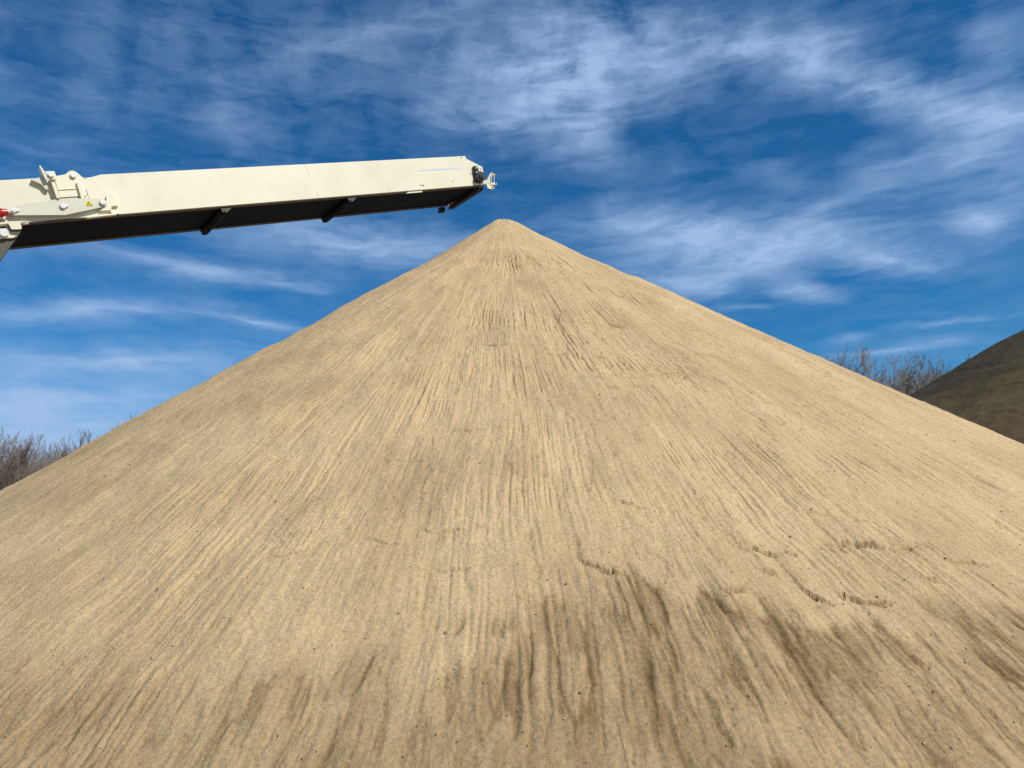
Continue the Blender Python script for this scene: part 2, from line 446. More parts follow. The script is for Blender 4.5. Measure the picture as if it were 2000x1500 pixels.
    damp_dark = np.interp(deg, [-20, -8, 0, 3, 14, 22], [.60, .68, .88, 1, 1, .85]) * gate * toe_in * (0.36 + 0.20 * sstep(-.15, .2, 1.5 * blob + .7 * fine + .4 * fbm(x * 12, y * 12, 127, 3)) + .58 * rim1 * sstep(-.8, .0, blob) + .42 * rim2)
    h -= 0.010 * gate * toe_in * (rim1 + .6 * rim2)
    z = base + h * vis + (1 - vis) * 0.02 * fbm(x * 1.2, y * 1.2, 99, 4)
    # --- colour of the sand, with the crack shade painted in
    line = np.exp(-(gnoise(pw * 48, r * .8, 130) / .05) ** 2) * sstep(-.5, .6, toe) * sstep(-.2, .3, gnoise(p * 30, r * 2, 131))
    damp_dark = np.maximum(damp_dark, 0.95 * line)
    # thin brown run-marks higher up
    runs = sstep(0.22, 0.65, fbm(pw * 42, r * .9, 140, 3) + .35 * fbm(p * 5, r * .8, 141, 2))
    damp_dark = np.maximum(damp_dark, 0.30 * runs * sstep(1.5, 5, r))
    damp_dark = np.maximum(damp_dark, crack_dark)  # painted crack shade goes into the same mask as the wet sand
    tone = 0.30 + 0.55 * fbm(pw * 16, r * .55, 150, 4) + 0.45 * fbm(x * .9, y * .9, 151, 4) + 0.3 * fbm(pw * 110, r * 2.2, 152, 2) * sstep(3, 6, r)
    tone += 0.32 * sstep(8.9, 10.2, r) + 0.08 * sstep(15, 45, -deg) + 0.5 * sstep(50, 56, deg) * sstep(4, 7, r)  # darker towards the foot, the left flank and the far right edge
    tone += 0.26 * gnoise(p * 2.2 + 3, (r + .25 * blob) * 1.9, 153) * (0.5 + .5 * sstep(0, 25, -deg))
    tone = np.clip(tone, 0, 1)
    X = APEX[0] + x; Y = APEX[1] + y
    idx = np.arange(X.size).reshape(X.shape)
    a = idx[:-1]; b = idx[1:]
    f = np.stack([a, np.roll(a, -1, 1), np.roll(b, -1, 1), b], -1).reshape(-1, 4)
    me = np_mesh('sand_pile', np.stack([X, Y, z], -1).reshape(-1, 3), f[:, ::-1])
    attr(me, 'tone', tone); attr(me, 'damp_dark', damp_dark)
    o = link_mesh('sand_pile', me, M_sand)
    ii = np.where((np.abs(deg) < 56) & (r > 1.0) & (r < 10.6))
    wgt = (r[ii] * np.gradient(rr)[ii[0]] * np.gradient(ph)[ii[1]]) * (1 + 4 * sstep(8.8, 10.3, r[ii])) * (.4 + sstep(-.3, .4, fbm(x[ii] * 1.2, y[ii] * 1.2, 170, 2))); wgt /= wgt.sum()
    pick = rng.choice(len(ii[0]), 2600, p=wgt)
    PX = X[ii][pick]; PY = Y[ii][pick]; PZ = z[ii][pick]
    sz = 0.0018 + 0.0085 * rng.uniform(0, 1, len(pick)) ** 6
    oc = np.array([(1, 0, 0), (0, 1, 0), (-1, 0, 0), (0, -1, 0), (0, 0, 1), (0, 0, -1), (.62, .62, .5), (-.62, .62, .5), (-.62, -.62, .5), (.62, -.62, .5)])
    of = np.array([(0, 1, 6), (1, 2, 7), (2, 3, 8), (3, 0, 9), (6, 1, 4), (7, 4, 1), (7, 2, 4), (8, 4, 2), (8, 3, 4), (9, 4, 3), (9, 0, 4), (6, 4, 0), (1, 0, 5), (2, 1, 5), (3, 2, 5), (0, 3, 5)])
    sz = np.minimum(sz, .0085); sc3 = sz[:, None] * rng.uniform(.65, 1.25, (len(pick), 3)); an = rng.uniform(0, 6.28, len(pick))
    V = oc[None] * sc3[:, None] + rng.normal(0, .12, (len(pick), 10, 3)) * sz[:, None, None]
    V = np.stack([V[..., 0] * np.cos(an)[:, None] - V[..., 1] * np.sin(an)[:, None], V[..., 0] * np.sin(an)[:, None] + V[..., 1] * np.cos(an)[:, None], V[..., 2]], -1)
    V += np.stack([PX, PY, PZ + sz * .35], -1)[:, None]
    Fc = of[None] + (np.arange(len(pick)) * 10)[:, None, None]
    sme = np_mesh('pebbles', V.reshape(-1, 3), Fc.reshape(-1, 3), False)
    attr(sme, 'shade', np.repeat(rng.uniform(0, 1, len(pick)), 10))
    so = link_mesh('pebbles', sme, stone_mat()); props(so, 'small brown and grey pebbles strewn over the sand pile', 'pebbles', kind='stuff')
    props(o, 'huge pale tan conical pile of sand, streaked with rills, filling the foreground', 'sand pile')
make_pile()

# ------------------------------------------------------------------ dark soil mound on the right
def make_mound():
    cx, cy, H, a, k = 23.876, 28.0, 8.614, 5.463, 0.694
    ph = np.concatenate([np.arange(-180, -110, 2.0), np.arange(-110, 20, 0.22), np.arange(20, 180, 2.0)]) * math.pi / 180
    rr = np.concatenate([np.arange(0, 14, 0.05), np.arange(14, 18.5, .2)])
    r, p = np.meshgrid(rr, ph, indexing='ij')
    x = r * np.sin(p); y = -r * np.cos(p)
    z = H + .10 - k * (np.sqrt(r * r + a * a) - a)
    pw = p + 0.05 * gnoise(p * 6, r * .6, 4)
    h = 0.10 * fbm(x * .3, y * .3, 7, 3) + 0.05 * fbm(pw * 5, r * .8, 8, 4) + 0.02 * fbm(x * 2, y * 2, 9, 3)
    # ledges of clods lying across the slope
    for q, (r0, a0, a1) in enumerate([(7.6, -95, -40), (9.6, -80, -20), (11.2, -100, -35), (12.9, -75, -20)]):
        e = r0 + 0.35 * gnoise(p * 5, p * 0 + q, 20) + 0.12 * gnoise(p * 24, p * 0 + q, 21) + .05 * gnoise(p * 80, p * 0 + q, 22)
        dg = p * 180 / math.pi
        win = sstep(a0, a0 + 8, dg) * sstep(a1, a1 - 8, dg) * sstep(-.2, .3, gnoise(p * 16, p * 0 + q, 23))
        dl = r - e
        h += win * 0.03 * (np.exp(np.minimum(dl, 0) / .8) * (dl <= 0) + (dl > 0) * np.clip(1 - dl / .08, 0, 1)) - win * .03 * np.exp(-((dl - .09) / .05) ** 2)
    h += 0.02 * fbm(x * 5, y * 5, 31, 3) + 0.03 * fbm(x * 1.3, y * 1.3, 33, 4)
    idx = np.arange(x.size).reshape(x.shape)
    A = idx[:-1]; B = idx[1:]
    f = np.stack([A, np.roll(A, -1, 1), np.roll(B, -1, 1), B], -1).reshape(-1, 4)
    me = np_mesh('soil_mound', np.stack([cx + x, cy + y, z + h * sstep(0, .5, r)], -1).reshape(-1, 3), f[:, ::-1])
    zz = z + h
    tone = 0.85 * sstep(4.4, 5.9, zz - .12 * x - .9 + 1.6 * fbm(p * 3, zz * .6, 51, 4)) + 0.15 + 1.0 * fbm(pw * 4, zz * 2.2, 52, 5)
    attr(me, 'tone', np.clip(tone, 0, 1)); attr(me, 'damp_dark', np.clip(0.1 + .5 * fbm(x * .8, y * .8, 53, 4), 0, 1))
    o = link_mesh('soil_mound', me, M_soil)
    props(o, 'dark brown rounded mound of earth behind the right flank of the pale pile', 'mound')
make_mound()

# ------------------------------------------------------------------ paint and metal
def paint(name, col, rough=0.4, metal=0.0, dirt=0.25, spec=0.5, scale=3.0, bump=0.0):
    m = bpy.data.materials.new(name); m.use_nodes = True
    t = NT(m.node_tree); b = t.n['Principled BSDF']
    tcd = t.new('ShaderNodeTexCoord').outputs['Object']
    n = t.noise(tcd, scale, 6, 0.65, 0.3); n2 = t.noise(tcd, scale * 14, 4, 0.7)
    fac = t.math('MULTIPLY', t.ramp(t.math('ADD', n, t.math('MULTIPLY', n2, .35)), 0.55, 0.95), dirt)
    c = t.mix(fac, rgb(*col), rgb(col[0] * .55, col[1] * .48, col[2] * .38))
    t.l.new(c, b.inputs['Base Color'])
    t.put(b.inputs['Roughness'], t.ramp(n2, 0.2, 0.8, rough * .85, min(1, rough * 1.25), smooth=False))
    b.inputs['Metallic'].default_value = metal
    b.inputs['Specular IOR Level'].default_value = 0.12 if 'rubber' in name or name == 'underside_shade_paint' else spec
    if bump:
        bp = t.new('ShaderNodeBump'); bp.inputs['Distance'].default_value = bump; t.l.new(n, bp.inputs['Height']); t.l.new(bp.outputs[0], b.inputs['Normal'])
    return m
M_cream = paint('cream_paint', (0.80, 0.735, 0.535), 0.38, dirt=0.22, bump=0.003, scale=1.3)
M_olive_shade = paint('olive_shade_paint', (0.085, 0.074, 0.045), 0.6, dirt=0.5)  # olive is the strut's shade put into its paint colour
M_under_shade = paint('underside_shade_paint', (0.11, 0.092, 0.062), 0.6, dirt=0.5)  # flange paint darkened: shade of the underside put into the colour
M_cream2 = paint('grey_cream_paint', (0.64, 0.615, 0.47), 0.4, dirt=0.2)
M_steel = paint('zinc_steel', (0.74, 0.71, 0.65), 0.35, 0.2, 0.2)
M_black = paint('black_metal', (0.022, 0.022, 0.024), 0.45, dirt=0.0)
M_rubber = paint('belt_rubber', (0.006, 0.008, 0.017), 0.75, dirt=0.4, scale=5)
M_roller = paint('roller_rubber', (0.006, 0.006, 0.010), 0.6, dirt=0.3)
M_red = paint('red_paint', (0.42, 0.012, 0.02), 0.3, dirt=0.1)
M_maroon = paint('maroon_rubber', (0.05, 0.018, 0.018), 0.6, dirt=0.3)
def fade_mat(name, col, z0, z1):
    # worn print: strongest along one edge, rubbed away towards the other edge and both ends
    m = bpy.data.materials.new(name); m.use_nodes = True
    t = NT(m.node_tree); b = t.n['Principled BSDF']
    sp = t.new('ShaderNodeSeparateXYZ'); t.l.new(t.new('ShaderNodeTexCoord').outputs['Object'], sp.inputs[0])
    f = t.math('MULTIPLY', t.ramp(sp.outputs[2], z0, z1, 1.0, 0.0), t.ramp(sp.outputs[0], -1.34, -1.1))
    f = t.math('MULTIPLY', f, t.ramp(sp.outputs[0], -.16, -.4))
    t.l.new(t.mix(f, rgb(0.80, 0.735, 0.535), rgb(*col)), b.inputs['Base Color']); b.inputs['Roughness'].default_value = .42
    return m
M_yellow = paint('yellow_sticker', (0.80, 0.66, 0.08), 0.5, dirt=0.1)
M_ink = paint('black_ink', (0.02, 0.02, 0.02), 0.5, dirt=0.0)
M_green = paint('green_cap', (0.16, 0.50, 0.27), 0.4, dirt=0.2)
M_fade = paint('faded_grey_print', (0.60, 0.62, 0.66), 0.5, dirt=0.1)
M_seam = paint('seam_shadow_gap', (0.45, 0.42, 0.33), 0.6, dirt=0.2)

# ------------------------------------------------------------------ belt conveyor
# local frame: x along the belt towards the discharge end, y across (0 = side facing the camera), z square to the belt
U = Vector((0.76250122, 0.57807281, 0.29055758)); W = Vector((-0.60413678, 0.79688064, 0.0)); N = U.cross(W)
conv = bpy.data.objects.new('belt_conveyor', None)
sc.collection.objects.link(conv)
conv.empty_display_size = 0.3
mw = Matrix((U, W, N)).transposed().to_4x4(); mw.translation = Vector((-0.45173861, 13.3, 7.54961917))
conv.matrix_world = mw
props(conv, 'long cream steel belt conveyor reaching over the sand pile from the left', 'conveyor')

def bm_obj(name, bm, mat, parent, bevel=0.0, smooth=False):
    bmesh.ops.remove_doubles(bm, verts=bm.verts, dist=1e-5)
    bmesh.ops.recalc_face_normals(bm, faces=bm.faces)
    me = bpy.data.meshes.new(name); bm.to_mesh(me); bm.free()
    o = link_mesh(name, me, mat, parent)
    if smooth:
        for pl in me.polygons: pl.use_smooth = True
        me.set_sharp_from_angle(angle=R(35))
    if bevel:
        md = o.modifiers.new('bevel', 'BEVEL'); md.width = bevel; md.segments = 2; md.limit_method = 'ANGLE'; md.angle_limit = R(40)
    return o

def prism(bm, pts, y0, y1):
    """polygon in the (x, z) plane extruded from y0 to y1"""
    a = [bm.verts.new((x, y0, z)) for x, z in pts]; b = [bm.verts.new((x, y1, z)) for x, z in pts]
    bm.faces.new(a); bm.faces.new(b[::-1])
    n = len(pts)
    for i in range(n): bm.faces.new((a[i], b[i], b[(i + 1) % n], a[(i + 1) % n]))

def cyl(bm, p0, p1, r0, r1=None, seg=20):
    p0 = Vector(p0); p1 = Vector(p1); r1 = r0 if r1 is None else r1
    d = (p1 - p0).normalized(); t = Vector((0, 0, 1)) if abs(d.z) < .9 else Vector((1, 0, 0))
    e = d.cross(t).normalized(); g = d.cross(e)
    A = []; B = []
    for i in range(seg):
        q = 2 * math.pi * i / seg; v = e * math.cos(q) + g * math.sin(q)
        A.append(bm.verts.new(p0 + v * r0)); B.append(bm.verts.new(p1 + v * r1))
    bm.faces.new(A); bm.faces.new(B[::-1])
    for i in range(seg): bm.faces.new((A[i], B[i], B[(i + 1) % seg], A[(i + 1) % seg]))

def box(bm, x0, x1, y0, y1, z0, z1): prism(bm, [(x0, z0), (x1, z0), (x1, z1), (x0, z1)], y0, y1)

def part(name, mat, fn, bevel=0.004, smooth=False, parent=None, label=None):
    bm = bmesh.new(); fn(bm)
    o = bm_obj(name, bm, mat, parent or conv, bevel, smooth)
    if label: o['label'] = label
    return o

WD = 1.10       # width between the outer faces
head_pts = [(-6.458, 0.529), (-6.246, 0.579), (-0.109, 0.582), (-0.107, 0.528), (-0.087, 0.523), (0.215, 0.357), (0.201, 0.234), (0.146, 0.037), (0.140, 0.024), (-6.40, 0.024)]
tail_pts = [(-11.2, 0.555), (-6.784, 0.575), (-6.67, 0.600), (-6.60, 0.632), (-6.56, 0.635), (-6.531, 0.623), (-6.462, 0.529), (-6.404, 0.020), (-11.2, -0.010)]
for s in (0, 1):
    y0, y1 = (0, 0.012) if s == 0 else (WD - 0.012, WD)
    part('side_panel', M_cream, lambda b: prism(b, head_pts, y0, y1), 0.002)
    part('side_panel', M_cream, lambda b: prism(b, tail_pts, y0 + (.002 if s == 0 else 0), y1), 0.002, label='inner side panel of the tail half')
    # inward flange along the bottom edge
    f0, f1 = (0.0, 0.085) if s == 0 else (WD - 0.085, WD)
    part('bottom_flange', M_under_shade, lambda b: box(b, -11.2, 0.12, f0, f1, 0.008, 0.020), 0.001)
    # folded top lip
    t0, t1 = (0.0125, 0.06) if s == 0 else (WD - 0.06, WD - 0.0125)
    part('top_lip', M_cream, lambda b: box(b, -11.2, -0.12, t0, t1, 0.545, 0.553), 0.001)

def belt_fn(b):
    # return strand with troughed edges, round the head pulley, carrying strand above
    ys = np.linspace(0.03, WD - 0.03, 15)
    prev = None
    path = [(-11.1, 0.030)] + [(x, 0.028) for x in np.linspace(-10, -0.15, 34)]
    for q in np.linspace(-90, 90, 12): path.append((0.03 + 0.125 * math.cos(R(q)), 0.155 + 0.125 * math.sin(R(q))))
    path += [(x, 0.285 + 0.0 * x) for x in np.linspace(-.6, -10, 20)] + [(-11.1, 0.285)]
    for (x, z) in path:
        row = []
        for yy in ys:
            c = (yy - WD / 2) / (WD / 2)
            sag = -0.010 * (1 - c * c) * (0.5 - 0.5 * math.cos((x + 4.7) / 2.08 * 2 * math.pi)) if z < .05 else (0.13 * max(0, abs(c) - .35) if x < -.5 else 0)
            row.append(b.verts.new((x, float(yy), z + sag)))
        if prev:
            for i in range(14): b.faces.new((prev[i], prev[i + 1], row[i + 1], row[i]))
        prev = row
o = part('belt', M_rubber, belt_fn, 0, True)
sm = o.modifiers.new('thick', 'SOLIDIFY'); sm.thickness = 0.01; sm.offset = 0

# return rollers with rubber discs
for (xc, xf) in ((-4.74, -4.90), (-2.66, -2.80), (-8.3, -8.4)):
    def axis(yy, xc=xc, xf=xf):
        return Vector((xc + (xf - xc) * 0, yy, -0.045))
    r_ = part('return_roller', M_roller, lambda b: cyl(b, (xc, 0.05, -0.030), (xc, WD - 0.03, -0.030), 0.044), 0, True)
    for (ya, yb) in ((0.09, 0.33), (0.40, 0.47), (0.50, 0.57), (0.60, 0.67), (0.74, 1.02)):
        part('rubber_sleeve', M_roller, lambda b: cyl(b, (xc, ya, -0.030), (xc, yb, -0.030), 0.058), 0.006, True, r_)
    for yy in (0.36, 0.70):
        part('ring', M_black, lambda b: cyl(b, (xc, yy, -0.030), (xc, yy + .006, -0.030), 0.0585), 0, True, r_)
    for yy in (0.02, WD - 0.028):
        part('roller_bracket', M_olive_shade, lambda b: prism(b, [(xc - .05, .006), (xc + .14, .006), (xc + .03, -.07), (xc - .03, -.07)], yy, yy + .008), 0.001)
    part('bolt', M_under_shade, lambda b: cyl(b, (xc + .0, 0.006, -0.045), (xc + .0, 0.05, -0.045), 0.014), 0, True)

# head pulley, its motor, guard and cleaning blade
part('head_pulley', M_black, lambda b: cyl(b, (0.03, 0.05, 0.155), (0.03, WD - .05, 0.155), 0.118), 0.004, True)
part('belt_scraper', M_maroon, lambda b: (box(b, -0.01, 0.11, 0.06, WD - .05, -0.070, -0.030), box(b, 0.055, 0.075, 0.08, WD - .08, -0.03, 0.022)), 0.004)
part('scraper_shaft', M_black, lambda b: cyl(b, (0.10, -.02, -0.030), (0.10, WD + .05, -0.030), 0.022), 0, True)
m_ = part('drive_motor', M_black, lambda b: (cyl(b, (0.035, -.005, .150), (0.035, -.11, .150), .100, .096, 32), cyl(b, (0.035, -.11, .150), (0.035, -.135, .150), .060, .055, 32), cyl(b, (0.035, -.135, .150), (0.035, -.142, .150), .03, .03, 24)), 0.005, True)
part('motor_mount', M_black, lambda b: prism(b, [(-0.068, .275), (-.02, .285), (0.02, .24), (.11, .13), (0.115, .07), (-0.055, .062), (-.075, .12)], -.016, -.002), 0.004)
for (bx, bz) in ((-.045, .262), (-.01, .088), (.085, .09), (.09, .21)):
    part('bolt', M_steel, lambda b: cyl(b, (bx, -.004, bz), (bx, -.03, bz), .016, seg=6), 0.002, parent=m_)
part('valve_block', M_black, lambda b: (box(b, -0.035, .055, -.07, -.002, .285, .335), box(b, -.03, .0, -.06, -.01, .335, .37)), 0.006)
part('valve_cap', M_green, lambda b: (cyl(b, (0.022, -.04, .30), (0.030, -.04, .365), .03), cyl(b, (0.02, -.075, .325), (0.02, -.02, .325), .02)), 0.004, True)
part('hose', M_black, lambda b: (cyl(b, (0.0, -.045, .29), (-.03, -.05, .22), .013), cyl(b, (-.03, -.05, .22), (.0, -.05, .17), .013), cyl(b, (.04, -.045, .29), (.05, -.05, .22), .013)), 0, True)
for (bx, bz) in ((.165, .32), (.175, .245), (-.105, .24), (-.085, .09), (-.55, .13), (-.21, .553)):
    part('bolt', M_ink, lambda b: cyl(b, (bx, -.001, bz), (bx, -.008, bz), .009), 0)
for (xa, za, xb, zb) in ((-3.30, .578, -3.27, .43), (-3.24, .12, -3.22, .03), (-1.93, .08, -1.93, .03)):
    part('weld_seam', M_seam, lambda b: prism(b, [(xa, za), (xa + .006, za), (xb + .006, zb), (xb, zb)], -.0012, .0004), 0)
for bx, bz in ((-1.243, .101), (-1.197, .098)):
    part('bolt', M_ink, lambda b: cyl(b, (bx, -.001, bz), (bx, -.006, bz), .011), 0)

# scraper arms standing out past the head on both sides
for s, yy in ((0, 0.0),):
    sg = -1 if s == 0 else 1
    arm_ = part('scraper_arm', M_cream2, lambda b: (prism(b, [(0.150, 0.113), (0.19, 0.118), (0.21, 0.095), (0.335, 0.215), (0.395, 0.245), (0.43, 0.232), (0.425, 0.20), (0.33, 0.14), (0.285, 0.035), (0.155, 0.028)], yy - .006 + sg * .006, yy + .006 + sg * .006),
                                             box(b, .10, .16, yy - .02, yy + .03, .03, .09)), 0.003)
    part('spring_rod', M_steel, lambda b: (cyl(b, (0.345, yy + sg * .03, .185), (0.278, yy + sg * .03, .0), .007, seg=8), cyl(b, (0.415, yy + sg * .03, .185), (0.338, yy + sg * .03, .0), .007, seg=8)), 0, True, arm_)
    part('rod_clamp', M_cream, lambda b: box(b, .36, .44, yy - .05, yy + .05, .17, .20), 0.004, parent=arm_)
    part('rod_clamp', M_cream, lambda b: (box(b, .25, .39, yy - .055, yy + .055, -.012, .028), prism(b, [(.16, .02), (.26, .02), (.34, -.05), (.30, -.085), (.22, -.085), (.165, -.055)], yy - .02 + sg * .02, yy - .008 + sg * .02)), 0.004, parent=arm_)
    for bx, bz in ((.40, .215), (.425, .185), (.32, -.03), (.27, -.06), (.36, .01)):
        part('bolt', M_black, lambda b: cyl(b, (bx, yy - .062, bz), (bx, yy + .062, bz), .012, seg=8), 0, True, arm_)
part('bearing_block', M_black, lambda b: prism(b, [(-.19, .0), (-.06, .0), (-.07, -.07), (-.10, -.105), (-.21, -.10), (-.22, -.06), (-.18, -.045)], WD - .02, WD + .05), 0.008)
part('bearing_plate', M_cream, lambda b: prism(b, [(-.10, -.045), (-.03, -.035), (-.01, .03), (-.08, .0)], WD - .14, WD - .13), 0.001)
part('bearing_plate', M_cream, lambda b: prism(b, [(-.09, -.10), (.03, -.06), (.045, -.045), (-.06, -.075)], WD + .052, WD + .06), 0.001)
part('joint_plate', M_cream, lambda b: prism(b, [(-1.60, -.018), (-1.53, .006), (-1.25, .006), (-1.255, -.018)], 0.004, 0.012), 0.001)

# print worn to a pale smear on the head panel
part('faded_lettering_strip', fade_mat('worn_grey_print', (0.50, 0.56, 0.70), .340, .405), lambda b: prism(b, [(-1.34, .342), (-1.34, .352), (-1.05, .405), (-.3, .405), (-.16, .348), (-.16, .338)], -.0015, .0005), 0)
part('faded_yellow_strip', fade_mat('worn_yellow_print', (0.88, 0.80, 0.42), .339, .285), lambda b: prism(b, [(-1.34, .341), (-.16, .337), (-.3, .32), (-.9, .29), (-1.3, .29)], -.0015, .0005), 0)

# hinge: link plate, pins, clevis, ribs
def lozenge(b, x, z, dx, r=.037):
    cyl(b, (x, -.062, z), (x, -.088, z), r, seg=24)
    if dx: prism(b, [(x, z + r * .8), (x + dx, z + r * .45), (x + dx + .012, z), (x + dx, z - r * .45), (x, z - r * .8)], -.080, -.066)
lp = part('hinge_plate', M_cream2, lambda b: prism(b, [(-7.412, .174), (-7.36, .205), (-7.295, .222), (-7.159, .241), (-6.835, .266), (-6.399, .243), (-6.31, .225), (-6.285, .195), (-6.292, .141), (-6.328, .122), (-6.81, .050), (-7.37, .098), (-7.405, .115), (-7.415, .144)], -.060, -.042), 0.004,
          label='greyish link plate held by pins over the hinge')
for (x, z, dx) in ((-7.372, .157, .07), (-6.807, .167, .055), (-6.337, .178, 0)):
    part('pin', M_steel, lambda b: lozenge(b, x, z, dx), 0.004, True)
for (x, z) in ((-7.372, .157), (-6.807, .167), (-6.337, .178)):
    part('pin_shaft', M_black, lambda b: cyl(b, (x, -.0425, z), (x, .0, z), .035), 0, True)
part('upper_hinge_plate', M_cream, lambda b: prism(b, [(-6.80, .583), (-6.67, .600), (-6.60, .645), (-6.56, .645), (-6.525, .620), (-6.45, .52), (-6.49, .30), (-6.80, .30)], -.014, -.001), 0.003)
part('pin', M_steel, lambda b: cyl(b, (-6.581, -.012, .578), (-6.581, -.045, .578), .036), 0.004, True)
part('rib', M_cream, lambda b: box(b, -6.570, -6.525, -.05, -.015, .255, .478), 0.003)
part('rib', M_cream, lambda b: prism(b, [(-6.867, .516), (-6.824, .513), (-6.815, .27), (-6.855, .27)], -.085, -.015), 0.003)
part('rib', M_cream, lambda b: box(b, -6.80, -6.585, -.026, -.015, .396, .405), 0.001)
part('cover_plate', M_cream, lambda b: prism(b, [(-6.47, .50), (-6.36, .535), (-6.18, .305), (-6.22, .235), (-6.47, .25)], -.008, -.001), 0.002)
bkt = part('hinge_bracket', M_cream, lambda b: (prism(b, [(-6.905, .618), (-6.80, .612), (-6.792, .52), (-6.815, .506), (-6.905, .51)], -.115, -.103), box(b, -6.86, -6.83, -.103, -.014, .53, .56)), 0.003)
part('upright_fin', M_cream, lambda b: prism(b, [(-6.952, .690), (-6.938, .694), (-6.912, .615), (-6.905, .505), (-6.925, .505)], -.115, .02), 0.002, parent=bkt)
part('gusset', M_cream2, lambda b: prism(b, [(-7.075, .54), (-6.915, .575), (-6.912, .398), (-6.945, .405), (-6.975, .472)], -.055, -.004), 0.002, parent=bkt)
part('pin', M_steel, lambda b: cyl(b, (-6.852, -.114, .566), (-6.852, -.14, .566), .036), 0.004, True, bkt)
part('clevis', M_cream, lambda b: (prism(b, [(-6.277, .224), (-6.262, .28), (-6.235, .302), (-6.199, .308), (-6.174, .280), (-6.143, .192), (-6.150, .129), (-6.237, .125), (-6.25, .074), (-6.39, .080), (-6.36, .105), (-6.302, .131)], -.040, -.002),
                                  prism(b, [(-6.26, .066), (-6.19, .06), (-6.165, .022), (-6.26, .022)], -.03, -.002)), 0.004)
part('foot_plate', M_cream, lambda b: prism(b, [(-6.579, .000), (-6.518, .022), (-6.288, .020), (-6.202, .020), (-6.203, .006), (-6.55, -.006)], -.055, -.001), 0.002)
wt = part('warning_sticker', M_yellow, lambda b: prism(b, [(-6.547, .212), (-6.457, .206), (-6.458, .136), (-6.548, .140)], -.0615, -.0605), 0)
def tri(b):
    P = [Vector((-6.536, .149)), Vector((-6.468, .146)), Vector((-6.503, .203))]
    for i in range(3):
        a, c = P[i], P[(i + 1) % 3]; dd = (c - a).normalized(); nn = Vector((-dd.y, dd.x)) * .0035
        prism(b, [tuple(a - dd * .002 - nn), tuple(c + dd * .002 - nn), tuple(c + dd * .002 + nn), tuple(a - dd * .002 + nn)], -.0628, -.0618)
    prism(b, [(-6.506, .188), (-6.498, .186), (-6.505, .172), (-6.495, .171), (-6.506, .153), (-6.505, .166), (-6.515, .167)], -.0628, -.0618)
part('warning_triangle', M_ink, tri, 0, parent=wt)

# folding ram and the strut that carries the conveyor down to its machine
part('hydraulic_cylinder', M_red, lambda b: (cyl(b, (-9.4, -.10, .075), (-7.49, -.10, .128), .060, seg=28), cyl(b, (-7.49, -.10, .128), (-7.43, -.10, .130), .05, .04, seg=28)), 0.004, True)
part('cylinder_rod', M_steel, lambda b: cyl(b, (-7.44, -.10, .130), (-7.372, -.10, .150), .022), 0, True)
part('lower_bracket', M_cream, lambda b: (prism(b, [(-7.9, .004), (-7.486, .020), (-7.465, .055), (-7.453, .025), (-7.234, .010), (-7.30, -.004), (-7.325, -.010), (-7.328, -.080), (-7.345, -.088), (-7.44, -.080), (-7.455, -.005), (-7.9, -.02)], -.075, -.060),
                                         box(b, -7.9, -7.234, -.060, -.002, -.018, -.004)), 0.003)
st = part('support_strut', M_olive_shade, lambda b: prism(b, [(-7.46, -.02), (-7.30, -.02), (-7.345, -.11), (-7.62, -.42), (-10.2, -3.05), (-10.55, -3.05), (-7.80, -.30)], -.05, .02), 0.003)
part('pin', M_steel, lambda b: cyl(b, (-7.529, -.085, -.123), (-7.529, -.115, -.123), .05), 0.004, True, st)
part('strut_ear', M_cream, lambda b: prism(b, [(-7.60, -.10), (-7.56, -.06), (-7.49, -.065), (-7.47, -.15), (-7.40, -.17), (-7.45, -.19), (-7.58, -.18), (-7.66, -.28), (-7.74, -.36), (-7.76, -.30)], -.085, -.055), 0.003, parent=st)

# ------------------------------------------------------------------ bare trees
M_bark_dark = paint('dark_bark', (0.26, 0.225, 0.185), 0.9, dirt=0.5, spec=.1, scale=2)
M_bark_pale = paint('pale_bark', (0.34, 0.31, 0.26), 0.85, dirt=0.8, spec=.1, scale=1.5)
M_twig = paint('grey_twigs', (0.31, 0.27, 0.225), 0.9, dirt=0.3, spec=.1, scale=2)
M_twig_brown = paint('brown_twigs', (0.25, 0.185, 0.14), 0.9, dirt=0.3, spec=.1, scale=2)

def tubes(name, lines):
    V = []; F = []; base = 0
    for pts, rad, k in lines:
        pts = np.array(pts); n = len(pts)
        t = np.gradient(pts, axis=0); t /= np.linalg.norm(t, axis=1)[:, None] + 1e-9
        ref = np.array([0.31, 0.17, 0.05]) if abs(t[0, 2]) > .5 else np.array([0.05, 0.1, 1.0])
        e = np.cross(t, ref); e /= np.linalg.norm(e, axis=1)[:, None] + 1e-9
        g = np.cross(t, e)
        an = np.arange(k) * 2 * np.pi / k
        ring = pts[:, None] + np.array(rad)[:, None, None] * (e[:, None] * np.cos(an)[None, :, None] + g[:, None] * np.sin(an)[None, :, None])
        V.append(ring.reshape(-1, 3))
        i = np.arange(n - 1)[:, None] * k; j = np.arange(k)[None]; j2 = (j + 1) % k
        F.append((base + np.stack([i + j, i + j2, i + k + j2, i + k + j], -1)).reshape(-1, 4)); base += n * k
    return np_mesh(name, np.concatenate(V), np.concatenate(F))

